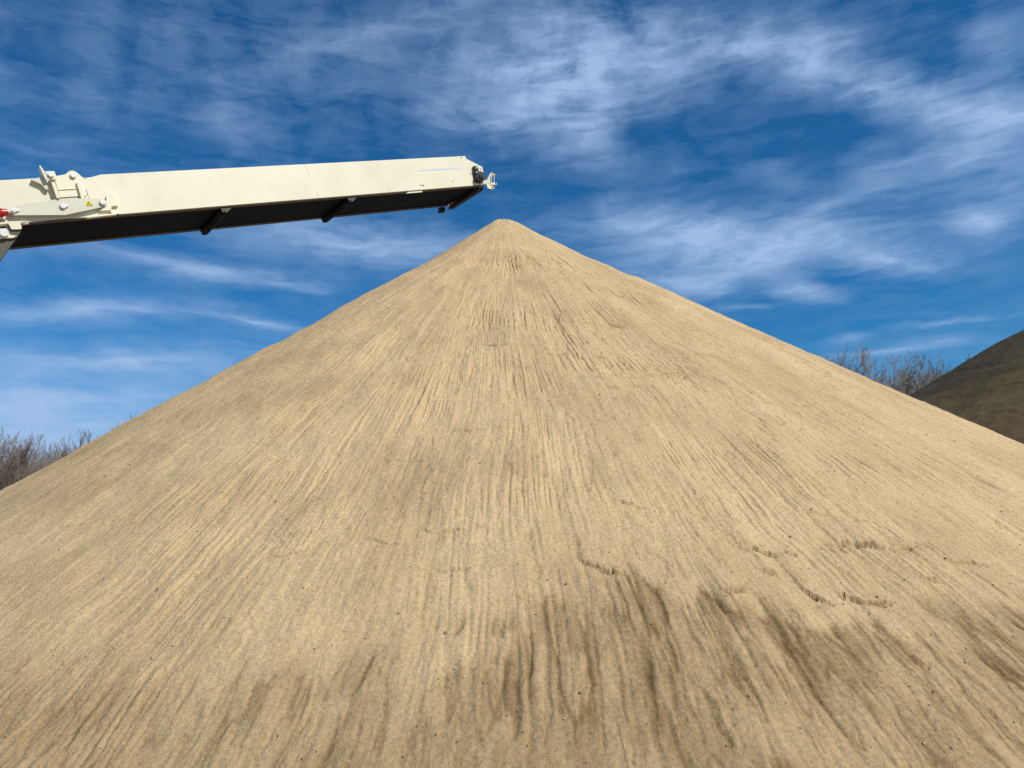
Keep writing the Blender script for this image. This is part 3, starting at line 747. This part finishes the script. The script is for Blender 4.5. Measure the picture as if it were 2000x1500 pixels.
def tree_meshes(seed, h, spread, fork, dense):
    rg = np.random.default_rng(seed)
    trunk = []; crown = []
    def grow(p, dirn, L, r0, level, store, k):
        n = max(3, int(L / (h * .05)) + 2) if level else 14
        pts = [np.array(p, float)]; d = np.array(dirn, float); step = L / (n - 1)
        for i in range(n - 1):
            d = d + rg.normal(0, .05 + .07 * level, 3) + np.array([0, 0, .05 + .05 * level]); d /= np.linalg.norm(d)
            pts.append(pts[-1] + d * step)
        tt = np.linspace(0, 1, n); rad = r0 * (1 - tt * .82) + .0045
        store.append((pts, rad, k)); return pts, rad
    stems = [(np.zeros(3), np.array([rg.normal(0, .04), rg.normal(0, .04), 1.0]), h, h * .0060)]
    pts, rad = grow(*stems[0], 0, trunk, 7)
    allst = [(pts, rad, h, .30)]
    for f in range(fork):
        i = rg.integers(4, 8); a = rg.uniform(0, 6.28)
        L = h * (1 - i / 13) * rg.uniform(.85, 1.0)
        q, rd = grow(pts[i], (math.sin(a) * .35, math.cos(a) * .35, .9), L, rad[i] * .75, .3, trunk, 6)
        allst.append((q, rd, L * 1.1, .12))
    for (sp, sr, L0, start) in allst:
        nb = int(dense * L0 / h)
        for b in range(nb):
            t = start + (1 - start) * (b + rg.uniform(0, 1)) / nb
            x = t * (len(sp) - 1); i = min(int(x), len(sp) - 2); p = sp[i] + (sp[i + 1] - sp[i]) * (x - i)
            a = rg.uniform(0, 6.28); up = rg.uniform(.8, 2.2)
            L = L0 * spread * (1.08 - t) ** .8 * rg.uniform(.6, 1.25) * 1.25 + .45
            bp, br = grow(p, (math.sin(a), math.cos(a), up), L, max(.012, sr[i] * .5), 1, crown, 4)
            for c in range(int(3 + L * 2.2)):
                t2 = rg.uniform(.2, 1); j = min(int(t2 * (len(bp) - 1)), len(bp) - 2)
                dd = bp[j + 1] - bp[j]; dd /= np.linalg.norm(dd) + 1e-9
                L2 = L * rg.uniform(.35, .65) * (1.15 - t2 * .6)
                cp, cr = grow(bp[j], dd + rg.normal(0, .38, 3) + np.array([0, 0, .2]), L2, max(.007, br[j] * .55), 2, crown, 3)
                for e in range(int(1 + L2 * 2.4)):
                    j2 = rg.integers(0, len(cp) - 1)
                    dd2 = cp[j2 + 1] - cp[j2]; dd2 /= np.linalg.norm(dd2) + 1e-9
                    grow(cp[j2], dd2 + rg.normal(0, .42, 3), L2 * rg.uniform(.4, .8), .006, 3, crown, 3)
    allp = np.concatenate([np.array(l[0]) for l in trunk + crown]); top = allp[allp[:, 2].argmax()]
    return tubes('trunk', trunk), tubes('crown', crown), top

VARS = [tree_meshes(11, 12, .34, 1, 22), tree_meshes(12, 12, .26, 2, 20), tree_meshes(13, 12, .22, 0, 26), tree_meshes(14, 12, .40, 3, 16), tree_meshes(15, 12, .30, 1, 24), tree_meshes(16, 12, .18, 2, 24)]
TREEM = {}
def tree(v, px, dist, topz, rot, bark, twig, label, group):
    """px = bearing in degrees, dist in m, topz = height of the crown tip"""
    root = bpy.data.objects.new('bare_tree', None); sc.collection.objects.link(root)
    top = VARS[v][2]; s = topz / top[2]
    ox = (top[0] * math.cos(rot) - top[1] * math.sin(rot)) * s; oy = (top[0] * math.sin(rot) + top[1] * math.cos(rot)) * s
    root.location = (dist * math.sin(R(px)) - ox, dist * math.cos(R(px)) - oy, -0.05)
    root.rotation_euler = (0, 0, rot); root.scale = (s, s, s)
    key = (v, bark.name, twig.name)
    if key not in TREEM:
        a, b = VARS[v][0].copy(), VARS[v][1].copy(); a.materials.append(bark); b.materials.append(twig); TREEM[key] = (a, b)
    for nm, me in zip(('trunk', 'crown'), TREEM[key]):
        o = bpy.data.objects.new(nm, me); sc.collection.objects.link(o); o.parent = root
    props(root, label, 'tree', group)
    return root

TREES = [
    (0, -33.94, 60.0, 8.82, 1.48, M_bark_dark, M_twig, 'bare tree at the very left edge, its crown taller than the trees beside it', 'bare trees beyond the left foot of the sand pile'),
    (5, -33.27, 64.0, 8.31, 0.65, M_bark_pale, M_twig, 'pale grey bare tree with slender trunk standing low at the left edge', 'bare trees beyond the left foot of the sand pile'),
    (1, -32.85, 62.0, 8.88, 2.49, M_bark_dark, M_twig, 'bare tree with twin upright tips, near the left edge of the picture', 'bare trees beyond the left foot of the sand pile'),
    (3, -32.33, 58.0, 8.45, 0.97, M_bark_dark, M_twig_brown, 'reddish brown bare tree, the darkest and widest forked of the left thicket', 'bare trees beyond the left foot of the sand pile'),
    (4, -31.67, 66.0, 9.04, 0.42, M_bark_dark, M_twig, 'bare tree with arching branches just right of the reddish forked tree', 'bare trees beyond the left foot of the sand pile'),
    (2, -31.06, 70.0, 8.98, 2.52, M_bark_pale, M_twig, 'slim pale bare tree midway along the left thicket', 'bare trees beyond the left foot of the sand pile'),
    (0, -30.17, 68.0, 9.29, 5.76, M_bark_dark, M_twig, 'bare tree with rounded crown beside the tall straight stem near the slope', 'bare trees beyond the left foot of the sand pile'),
    (1, -29.75, 60.0, 8.75, 5.03, M_bark_dark, M_twig, 'dark bare tree with a tall straight stem rising just above the pile edge', 'bare trees beyond the left foot of the sand pile'),
    (4, -29.16, 66.0, 9.43, 4.81, M_bark_dark, M_twig_brown, 'brownish bare tree where the thicket meets the slope', 'bare trees beyond the left foot of the sand pile'),
    (5, -28.67, 70.0, 9.34, 1.39, M_bark_dark, M_twig, 'last full bare tree before the slope hides the left thicket', 'bare trees beyond the left foot of the sand pile'),
    (2, -28.17, 72.0, 9.86, 3.37, M_bark_dark, M_twig, 'short bare tree top peeping over the slope next to the thicket', 'bare trees beyond the left foot of the sand pile'),
    (2, -27.74, 66.0, 9.81, 1.74, M_bark_dark, M_twig, 'taller left one of two thin twin tree tips on the left slope edge', 'bare trees beyond the left foot of the sand pile'),
    (5, -27.46, 66.0, 9.62, 1.08, M_bark_dark, M_twig, 'thin bare tree top, the shorter twin on the left slope edge', 'bare trees beyond the left foot of the sand pile'),
    (5, -25.37, 60.0, 10.35, 0.67, M_bark_dark, M_twig, 'faint thin tree tip just breaking the left slope edge, lower of two lone tips', 'bare trees beyond the left foot of the sand pile'),
    (2, -24.53, 60.0, 10.96, 1.35, M_bark_dark, M_twig, 'lone thin tree tip highest on the left slope', 'bare trees beyond the left foot of the sand pile'),
    (0, -26.96, 64.0, 9.92, 5.82, M_bark_dark, M_twig, 'sparse tree top just right of the two thin twin tips, left slope edge', 'bare trees beyond the left foot of the sand pile'),
    (4, -26.36, 62.0, 10.13, 5.21, M_bark_dark, M_twig, 'faint tree top midway between the twin tips and the two lone tips, left slope edge', 'bare trees beyond the left foot of the sand pile'),
    (2, -29.11, 74.8, 8.46, 5.45, M_bark_pale, M_twig_brown, 'grey leafless tree in the tangled rows of the thicket left of the pile', 'back rows of the left thicket'),
    (4, -28.08, 79.3, 8.8, 2.44, M_bark_pale, M_twig_brown, 'grey leafless tree in the tangled rows of the thicket left of the pile', 'back rows of the left thicket'),
    (4, -32.69, 77.0, 9.36, 5.71, M_bark_pale, M_twig, 'grey leafless tree in the tangled rows of the thicket left of the pile', 'back rows of the left thicket'),
    (4, -30.63, 91.2, 9.83, 2.66, M_bark_dark, M_twig, 'grey leafless tree in the tangled rows of the thicket left of the pile', 'back rows of the left thicket'),
    (2, -32.44, 75.8, 8.98, 0.29, M_bark_dark, M_twig, 'grey leafless tree in the tangled rows of the thicket left of the pile', 'back rows of the left thicket'),
    (3, -30.31, 83.4, 9.99, 0.91, M_bark_dark, M_twig, 'grey leafless tree in the tangled rows of the thicket left of the pile', 'back rows of the left thicket'),
    (5, -30.01, 92.8, 11.3, 1.74, M_bark_dark, M_twig, 'grey leafless tree in the tangled rows of the thicket left of the pile', 'back rows of the left thicket'),
    (4, -32.0, 78.0, 8.81, 0.63, M_bark_dark, M_twig, 'grey leafless tree in the tangled rows of the thicket left of the pile', 'back rows of the left thicket'),
    (4, -33.82, 89.1, 10.59, 2.08, M_bark_dark, M_twig, 'grey leafless tree in the tangled rows of the thicket left of the pile', 'back rows of the left thicket'),
    (5, -33.11, 71.1, 8.5, 4.62, M_bark_dark, M_twig, 'grey leafless tree in the tangled rows of the thicket left of the pile', 'back rows of the left thicket'),
    (1, -28.12, 77.2, 9.75, 5.41, M_bark_dark, M_twig, 'grey leafless tree in the tangled rows of the thicket left of the pile', 'back rows of the left thicket'),
    (4, -28.7, 71.9, 8.35, 1.83, M_bark_dark, M_twig, 'grey leafless tree in the tangled rows of the thicket left of the pile', 'back rows of the left thicket'),
    (4, -32.66, 74.0, 8.62, 0.28, M_bark_dark, M_twig, 'grey leafless tree in the tangled rows of the thicket left of the pile', 'back rows of the left thicket'),
    (2, -33.14, 79.1, 8.85, 2.76, M_bark_dark, M_twig, 'grey leafless tree in the tangled rows of the thicket left of the pile', 'back rows of the left thicket'),
    (0, -32.91, 72.8, 8.12, 1.06, M_bark_dark, M_twig_brown, 'grey leafless tree in the tangled rows of the thicket left of the pile', 'back rows of the left thicket'),
    (3, -29.99, 71.0, 8.91, 2.02, M_bark_dark, M_twig, 'grey leafless tree in the tangled rows of the thicket left of the pile', 'back rows of the left thicket'),
    (3, -33.95, 77.3, 8.61, 3.0, M_bark_dark, M_twig, 'grey leafless tree in the tangled rows of the thicket left of the pile', 'back rows of the left thicket'),
    (3, -32.72, 70.9, 8.55, 4.07, M_bark_pale, M_twig, 'grey leafless tree in the tangled rows of the thicket left of the pile', 'back rows of the left thicket'),
    (0, -31.58, 74.7, 9.19, 1.52, M_bark_pale, M_twig, 'grey leafless tree in the tangled rows of the thicket left of the pile', 'back rows of the left thicket'),
    (1, -32.94, 91.7, 10.87, 5.6, M_bark_pale, M_twig, 'grey leafless tree in the tangled rows of the thicket left of the pile', 'back rows of the left thicket'),
    (5, -32.29, 84.2, 10.29, 4.68, M_bark_dark, M_twig_brown, 'grey leafless tree in the tangled rows of the thicket left of the pile', 'back rows of the left thicket'),
    (4, -31.16, 75.3, 9.41, 1.86, M_bark_dark, M_twig, 'grey leafless tree in the tangled rows of the thicket left of the pile', 'back rows of the left thicket'),
    (3, -31.27, 77.9, 8.6, 4.11, M_bark_dark, M_twig, 'grey leafless tree in the tangled rows of the thicket left of the pile', 'back rows of the left thicket'),
    (3, -29.92, 93.1, 10.99, 6.04, M_bark_dark, M_twig, 'grey leafless tree in the tangled rows of the thicket left of the pile', 'back rows of the left thicket'),
    (1, -30.05, 92.5, 11.29, 5.38, M_bark_pale, M_twig_brown, 'grey leafless tree in the tangled rows of the thicket left of the pile', 'back rows of the left thicket'),
    (3, -28.69, 81.6, 9.24, 5.82, M_bark_dark, M_twig, 'grey leafless tree in the tangled rows of the thicket left of the pile', 'back rows of the left thicket'),
    (0, -32.89, 93.1, 11.36, 0.73, M_bark_dark, M_twig, 'grey leafless tree in the tangled rows of the thicket left of the pile', 'back rows of the left thicket'),
    (4, -29.09, 91.9, 10.06, 1.02, M_bark_dark, M_twig, 'grey leafless tree in the tangled rows of the thicket left of the pile', 'back rows of the left thicket'),
    (3, -30.4, 84.1, 9.28, 0.17, M_bark_dark, M_twig, 'grey leafless tree in the tangled rows of the thicket left of the pile', 'back rows of the left thicket'),
    (2, -33.97, 82.2, 9.39, 0.26, M_bark_dark, M_twig, 'grey leafless tree in the tangled rows of the thicket left of the pile', 'back rows of the left thicket'),
    (2, -33.68, 92.6, 9.94, 0.53, M_bark_pale, M_twig, 'grey leafless tree in the tangled rows of the thicket left of the pile', 'back rows of the left thicket'),
    (2, -30.84, 89.7, 10.46, 4.76, M_bark_pale, M_twig, 'grey leafless tree in the tangled rows of the thicket left of the pile', 'back rows of the left thicket'),
    (4, -28.8, 71.9, 8.7, 6.28, M_bark_pale, M_twig_brown, 'grey leafless tree in the tangled rows of the thicket left of the pile', 'back rows of the left thicket'),
    (5, -31.63, 81.1, 9.15, 1.9, M_bark_dark, M_twig_brown, 'grey leafless tree in the tangled rows of the thicket left of the pile', 'back rows of the left thicket'),
    (1, -28.93, 90.0, 10.45, 1.11, M_bark_pale, M_twig, 'grey leafless tree in the tangled rows of the thicket left of the pile', 'back rows of the left thicket'),
    (4, -33.28, 78.5, 9.17, 1.06, M_bark_dark, M_twig_brown, 'grey leafless tree in the tangled rows of the thicket left of the pile', 'back rows of the left thicket'),
    (5, -30.18, 72.8, 9.13, 3.31, M_bark_dark, M_twig, 'grey leafless tree in the tangled rows of the thicket left of the pile', 'back rows of the left thicket'),
    (1, -30.98, 77.3, 9.2, 0.01, M_bark_dark, M_twig_brown, 'grey leafless tree in the tangled rows of the thicket left of the pile', 'back rows of the left thicket'),
    (3, -33.84, 83.6, 9.08, 5.88, M_bark_dark, M_twig, 'grey leafless tree in the tangled rows of the thicket left of the pile', 'back rows of the left thicket'),
    (3, -31.07, 85.4, 9.95, 4.84, M_bark_dark, M_twig, 'grey leafless tree in the tangled rows of the thicket left of the pile', 'back rows of the left thicket'),
    (0, -31.97, 73.3, 8.48, 4.24, M_bark_dark, M_twig, 'grey leafless tree in the tangled rows of the thicket left of the pile', 'back rows of the left thicket'),
    (1, -30.34, 93.5, 11.0, 4.24, M_bark_dark, M_twig, 'grey leafless tree in the tangled rows of the thicket left of the pile', 'back rows of the left thicket'),
    (1, -28.63, 86.1, 10.6, 2.34, M_bark_pale, M_twig_brown, 'grey leafless tree in the tangled rows of the thicket left of the pile', 'back rows of the left thicket'),
    (4, -33.11, 85.1, 9.26, 5.07, M_bark_dark, M_twig, 'grey leafless tree in the tangled rows of the thicket left of the pile', 'back rows of the left thicket'),
    (0, 23.28, 58.0, 12.05, 5.99, M_bark_dark, M_twig, 'small spreading bare tree leftmost in the gap between the piles', 'bare trees in the gap between the two piles'),
    (3, 24.09, 60.0, 12.95, 1.0, M_bark_dark, M_twig, 'tall forked bare tree, left of the two crowns standing clear in the gap', 'bare trees in the gap between the two piles'),
    (1, 24.8, 58.0, 12.51, 3.67, M_bark_dark, M_twig, 'fine twigged tall tree, right of the two crowns standing clear in the gap', 'bare trees in the gap between the two piles'),
    (0, 25.78, 66.0, 12.54, 3.11, M_bark_dark, M_twig, 'small bare tree with round crown in the middle of the gap', 'bare trees in the gap between the two piles'),
    (4, 26.63, 64.0, 12.49, 3.6, M_bark_dark, M_twig, 'bare tree with leaning branches left of the pale stemmed cluster', 'bare trees in the gap between the two piles'),
    (5, 27.18, 66.0, 12.7, 5.89, M_bark_pale, M_twig, 'slender pale bare tree left of the tallest in the pale stemmed cluster', 'bare trees in the gap between the two piles'),
    (1, 27.7, 62.0, 12.29, 4.77, M_bark_pale, M_twig, 'tallest pale stemmed bare tree of the cluster beside the dark mound', 'bare trees in the gap between the two piles'),
    (4, 28.28, 63.0, 12.14, 6.08, M_bark_pale, M_twig, 'pale stemmed bare tree right of the tallest beside the dark mound', 'bare trees in the gap between the two piles'),
    (0, 28.83, 66.0, 12.11, 0.73, M_bark_dark, M_twig, 'dark bare tree with drooping outline close to the foot of the dark mound', 'bare trees in the gap between the two piles'),
    (2, 29.36, 68.0, 11.73, 4.09, M_bark_dark, M_twig, 'low bare tree with its top just above the dark mound edge', 'bare trees in the gap between the two piles'),
    (5, 30.14, 70.0, 12.11, 4.24, M_bark_dark, M_twig, 'faint tree tip showing over the lower edge of the dark mound', 'bare trees in the gap between the two piles'),
    (2, 31.26, 66.0, 12.23, 4.68, M_bark_dark, M_twig, 'thin tree tip showing higher up over the edge of the dark mound', 'bare trees in the gap between the two piles'),
    (5, 27.81, 79.0, 12.6, 5.53, M_bark_pale, M_twig, 'thin leafless tree in the back rows of the gap between the piles', 'back rows of trees in the gap'),
    (2, 26.1, 77.1, 13.0, 4.68, M_bark_dark, M_twig, 'thin leafless tree in the back rows of the gap between the piles', 'back rows of trees in the gap'),
    (3, 27.47, 82.4, 13.5, 2.52, M_bark_dark, M_twig, 'thin leafless tree in the back rows of the gap between the piles', 'back rows of trees in the gap'),
    (0, 28.76, 81.5, 13.42, 1.15, M_bark_pale, M_twig, 'thin leafless tree in the back rows of the gap between the piles', 'back rows of trees in the gap'),
    (2, 27.47, 86.1, 13.83, 5.97, M_bark_pale, M_twig, 'thin leafless tree in the back rows of the gap between the piles', 'back rows of trees in the gap'),
    (5, 27.9, 73.6, 12.55, 3.79, M_bark_pale, M_twig, 'thin leafless tree in the back rows of the gap between the piles', 'back rows of trees in the gap'),
    (1, 26.48, 77.9, 13.52, 5.83, M_bark_dark, M_twig, 'thin leafless tree in the back rows of the gap between the piles', 'back rows of trees in the gap'),
    (1, 29.04, 75.4, 11.96, 1.88, M_bark_dark, M_twig, 'thin leafless tree in the back rows of the gap between the piles', 'back rows of trees in the gap'),
    (5, 29.34, 90.2, 14.72, 3.44, M_bark_dark, M_twig, 'thin leafless tree in the back rows of the gap between the piles', 'back rows of trees in the gap'),
    (1, 29.38, 84.1, 13.7, 1.29, M_bark_dark, M_twig, 'thin leafless tree in the back rows of the gap between the piles', 'back rows of trees in the gap'),
    (5, 29.36, 78.2, 13.07, 3.83, M_bark_pale, M_twig, 'thin leafless tree in the back rows of the gap between the piles', 'back rows of trees in the gap'),
    (3, 27.93, 75.4, 12.81, 5.52, M_bark_dark, M_twig, 'thin leafless tree in the back rows of the gap between the piles', 'back rows of trees in the gap'),
    (5, 28.29, 88.0, 14.1, 0.98, M_bark_dark, M_twig, 'thin leafless tree in the back rows of the gap between the piles', 'back rows of trees in the gap'),
    (4, 26.93, 78.9, 13.44, 2.36, M_bark_dark, M_twig, 'thin leafless tree in the back rows of the gap between the piles', 'back rows of trees in the gap'),
    (4, 25.72, 83.8, 13.57, 1.9, M_bark_dark, M_twig, 'thin leafless tree in the back rows of the gap between the piles', 'back rows of trees in the gap'),
    (0, 26.88, 73.4, 12.68, 5.51, M_bark_pale, M_twig, 'thin leafless tree in the back rows of the gap between the piles', 'back rows of trees in the gap'),
    (1, 25.03, 75.5, 12.41, 5.33, M_bark_dark, M_twig, 'thin leafless tree in the back rows of the gap between the piles', 'back rows of trees in the gap'),
    (3, 28.79, 84.7, 13.95, 3.34, M_bark_dark, M_twig, 'thin leafless tree in the back rows of the gap between the piles', 'back rows of trees in the gap'),
    (5, 29.04, 88.8, 14.22, 2.38, M_bark_dark, M_twig, 'thin leafless tree in the back rows of the gap between the piles', 'back rows of trees in the gap'),
    (0, 28.84, 85.5, 13.31, 3.89, M_bark_pale, M_twig, 'thin leafless tree in the back rows of the gap between the piles', 'back rows of trees in the gap'),
    (3, 29.17, 86.9, 14.1, 4.64, M_bark_dark, M_twig, 'thin leafless tree in the back rows of the gap between the piles', 'back rows of trees in the gap'),
    (5, 28.78, 85.3, 14.06, 1.93, M_bark_dark, M_twig, 'thin leafless tree in the back rows of the gap between the piles', 'back rows of trees in the gap'),
    (0, 29.07, 79.8, 12.73, 5.61, M_bark_dark, M_twig, 'thin leafless tree in the back rows of the gap between the piles', 'back rows of trees in the gap'),
    (4, 29.01, 88.1, 13.85, 3.31, M_bark_pale, M_twig, 'thin leafless tree in the back rows of the gap between the piles', 'back rows of trees in the gap'),
    (5, 29.5, 73.9, 12.12, 3.13, M_bark_dark, M_twig, 'thin leafless tree in the back rows of the gap between the piles', 'back rows of trees in the gap'),
    (1, 27.51, 77.7, 12.74, 0.45, M_bark_dark, M_twig, 'thin leafless tree in the back rows of the gap between the piles', 'back rows of trees in the gap'),
]
for a_ in TREES: tree(*a_)


# brush and saplings crowding the foot of both thickets
def undergrowth(name, a0, a1, d0, d1, n, seed, mat, label):
    rg = np.random.default_rng(seed); L = []
    for i in range(n):
        a = R(rg.uniform(a0, a1)); dd = rg.uniform(d0, d1); hh = rg.uniform(1.5, 4.2) * (1.0 if rg.uniform() < .8 else 1.25)
        p = np.array([dd * math.sin(a), dd * math.cos(a), -.05]); v = np.array([rg.normal(0, .12), rg.normal(0, .12), 1.0])
        pts = [p + v * hh * t + rg.normal(0, .06, 3) * t for t in np.linspace(0, 1, 6)]
        L.append((pts, np.linspace(.022, .006, 6), 3))
        for k in range(7):
            q = pts[rg.integers(1, 6)]; w_ = np.array([rg.normal(0, .6), rg.normal(0, .6), rg.uniform(.3, 1.2)]) * rg.uniform(.4, 1.3)
            L.append(([q, q + w_ * .5, q + w_ + rg.normal(0, .08, 3)], [.009, .007, .005], 3))
    o = link_mesh(name, tubes(name, L), mat); props(o, label, 'undergrowth', kind='stuff')
undergrowth('undergrowth', -37, -27, 56, 92, 1300, 3, M_twig_brown, 'tangled brown leafless undergrowth beneath the left thicket')
undergrowth('undergrowth', 22, 30, 62, 92, 700, 4, M_twig, 'grey leafless undergrowth in the gap beside the dark mound')

# ------------------------------------------------------------------ a bird far off above the right flank
def bird():
    V = []; F = []
    def add(rings):
        base = len(V)
        k = len(rings[0])
        for rg_ in rings: V.extend(rg_)
        for i in range(len(rings) - 1):
            for j in range(k): F.append((base + i * k + j, base + i * k + (j + 1) % k, base + (i + 1) * k + (j + 1) % k, base + (i + 1) * k + j))
    body = []
    for t, rr_ in ((-.30, .012), (-.2, .045), (-.05, .07), (.1, .065), (.17, .04), (.22, .042), (.27, .03), (.33, .006)):
        body.append([(t, rr_ * math.cos(q), rr_ * math.sin(q)) for q in np.linspace(0, 2 * math.pi, 9)[:-1]])
    add(body)
    for s in (-1, 1):
        wing = []
        for (yy, zz, c0, c1) in ((.04, .03, -.10, .12), (.22, .13, -.11, .13), (.42, .16, -.10, .08), (.62, .12, -.12, -.04)):
            wing.append([(c0, s * yy, zz), (c1, s * yy, zz + .012), (c1, s * yy, zz), (c0, s * yy, zz - .006)])
        add(wing)
    add([[(-.28, -.02, .008), (-.28, .02, .008), (-.28, .02, -.004), (-.28, -.02, -.004)], [(-.42, -.07, .004), (-.42, .07, .004), (-.42, .07, -.003), (-.42, -.07, -.003)]])
    me = np_mesh('bird', np.array(V), np.array(F))
    o = link_mesh('bird', me, M_ink)
    o.location = (54.51, 182.38, 62.98); o.rotation_euler = (R(25), R(-30), R(70)); o.scale = (0.8, 0.8, 0.8)
    props(o, 'tiny dark bird flying high above the right flank of the pale pile', 'bird')
bird()
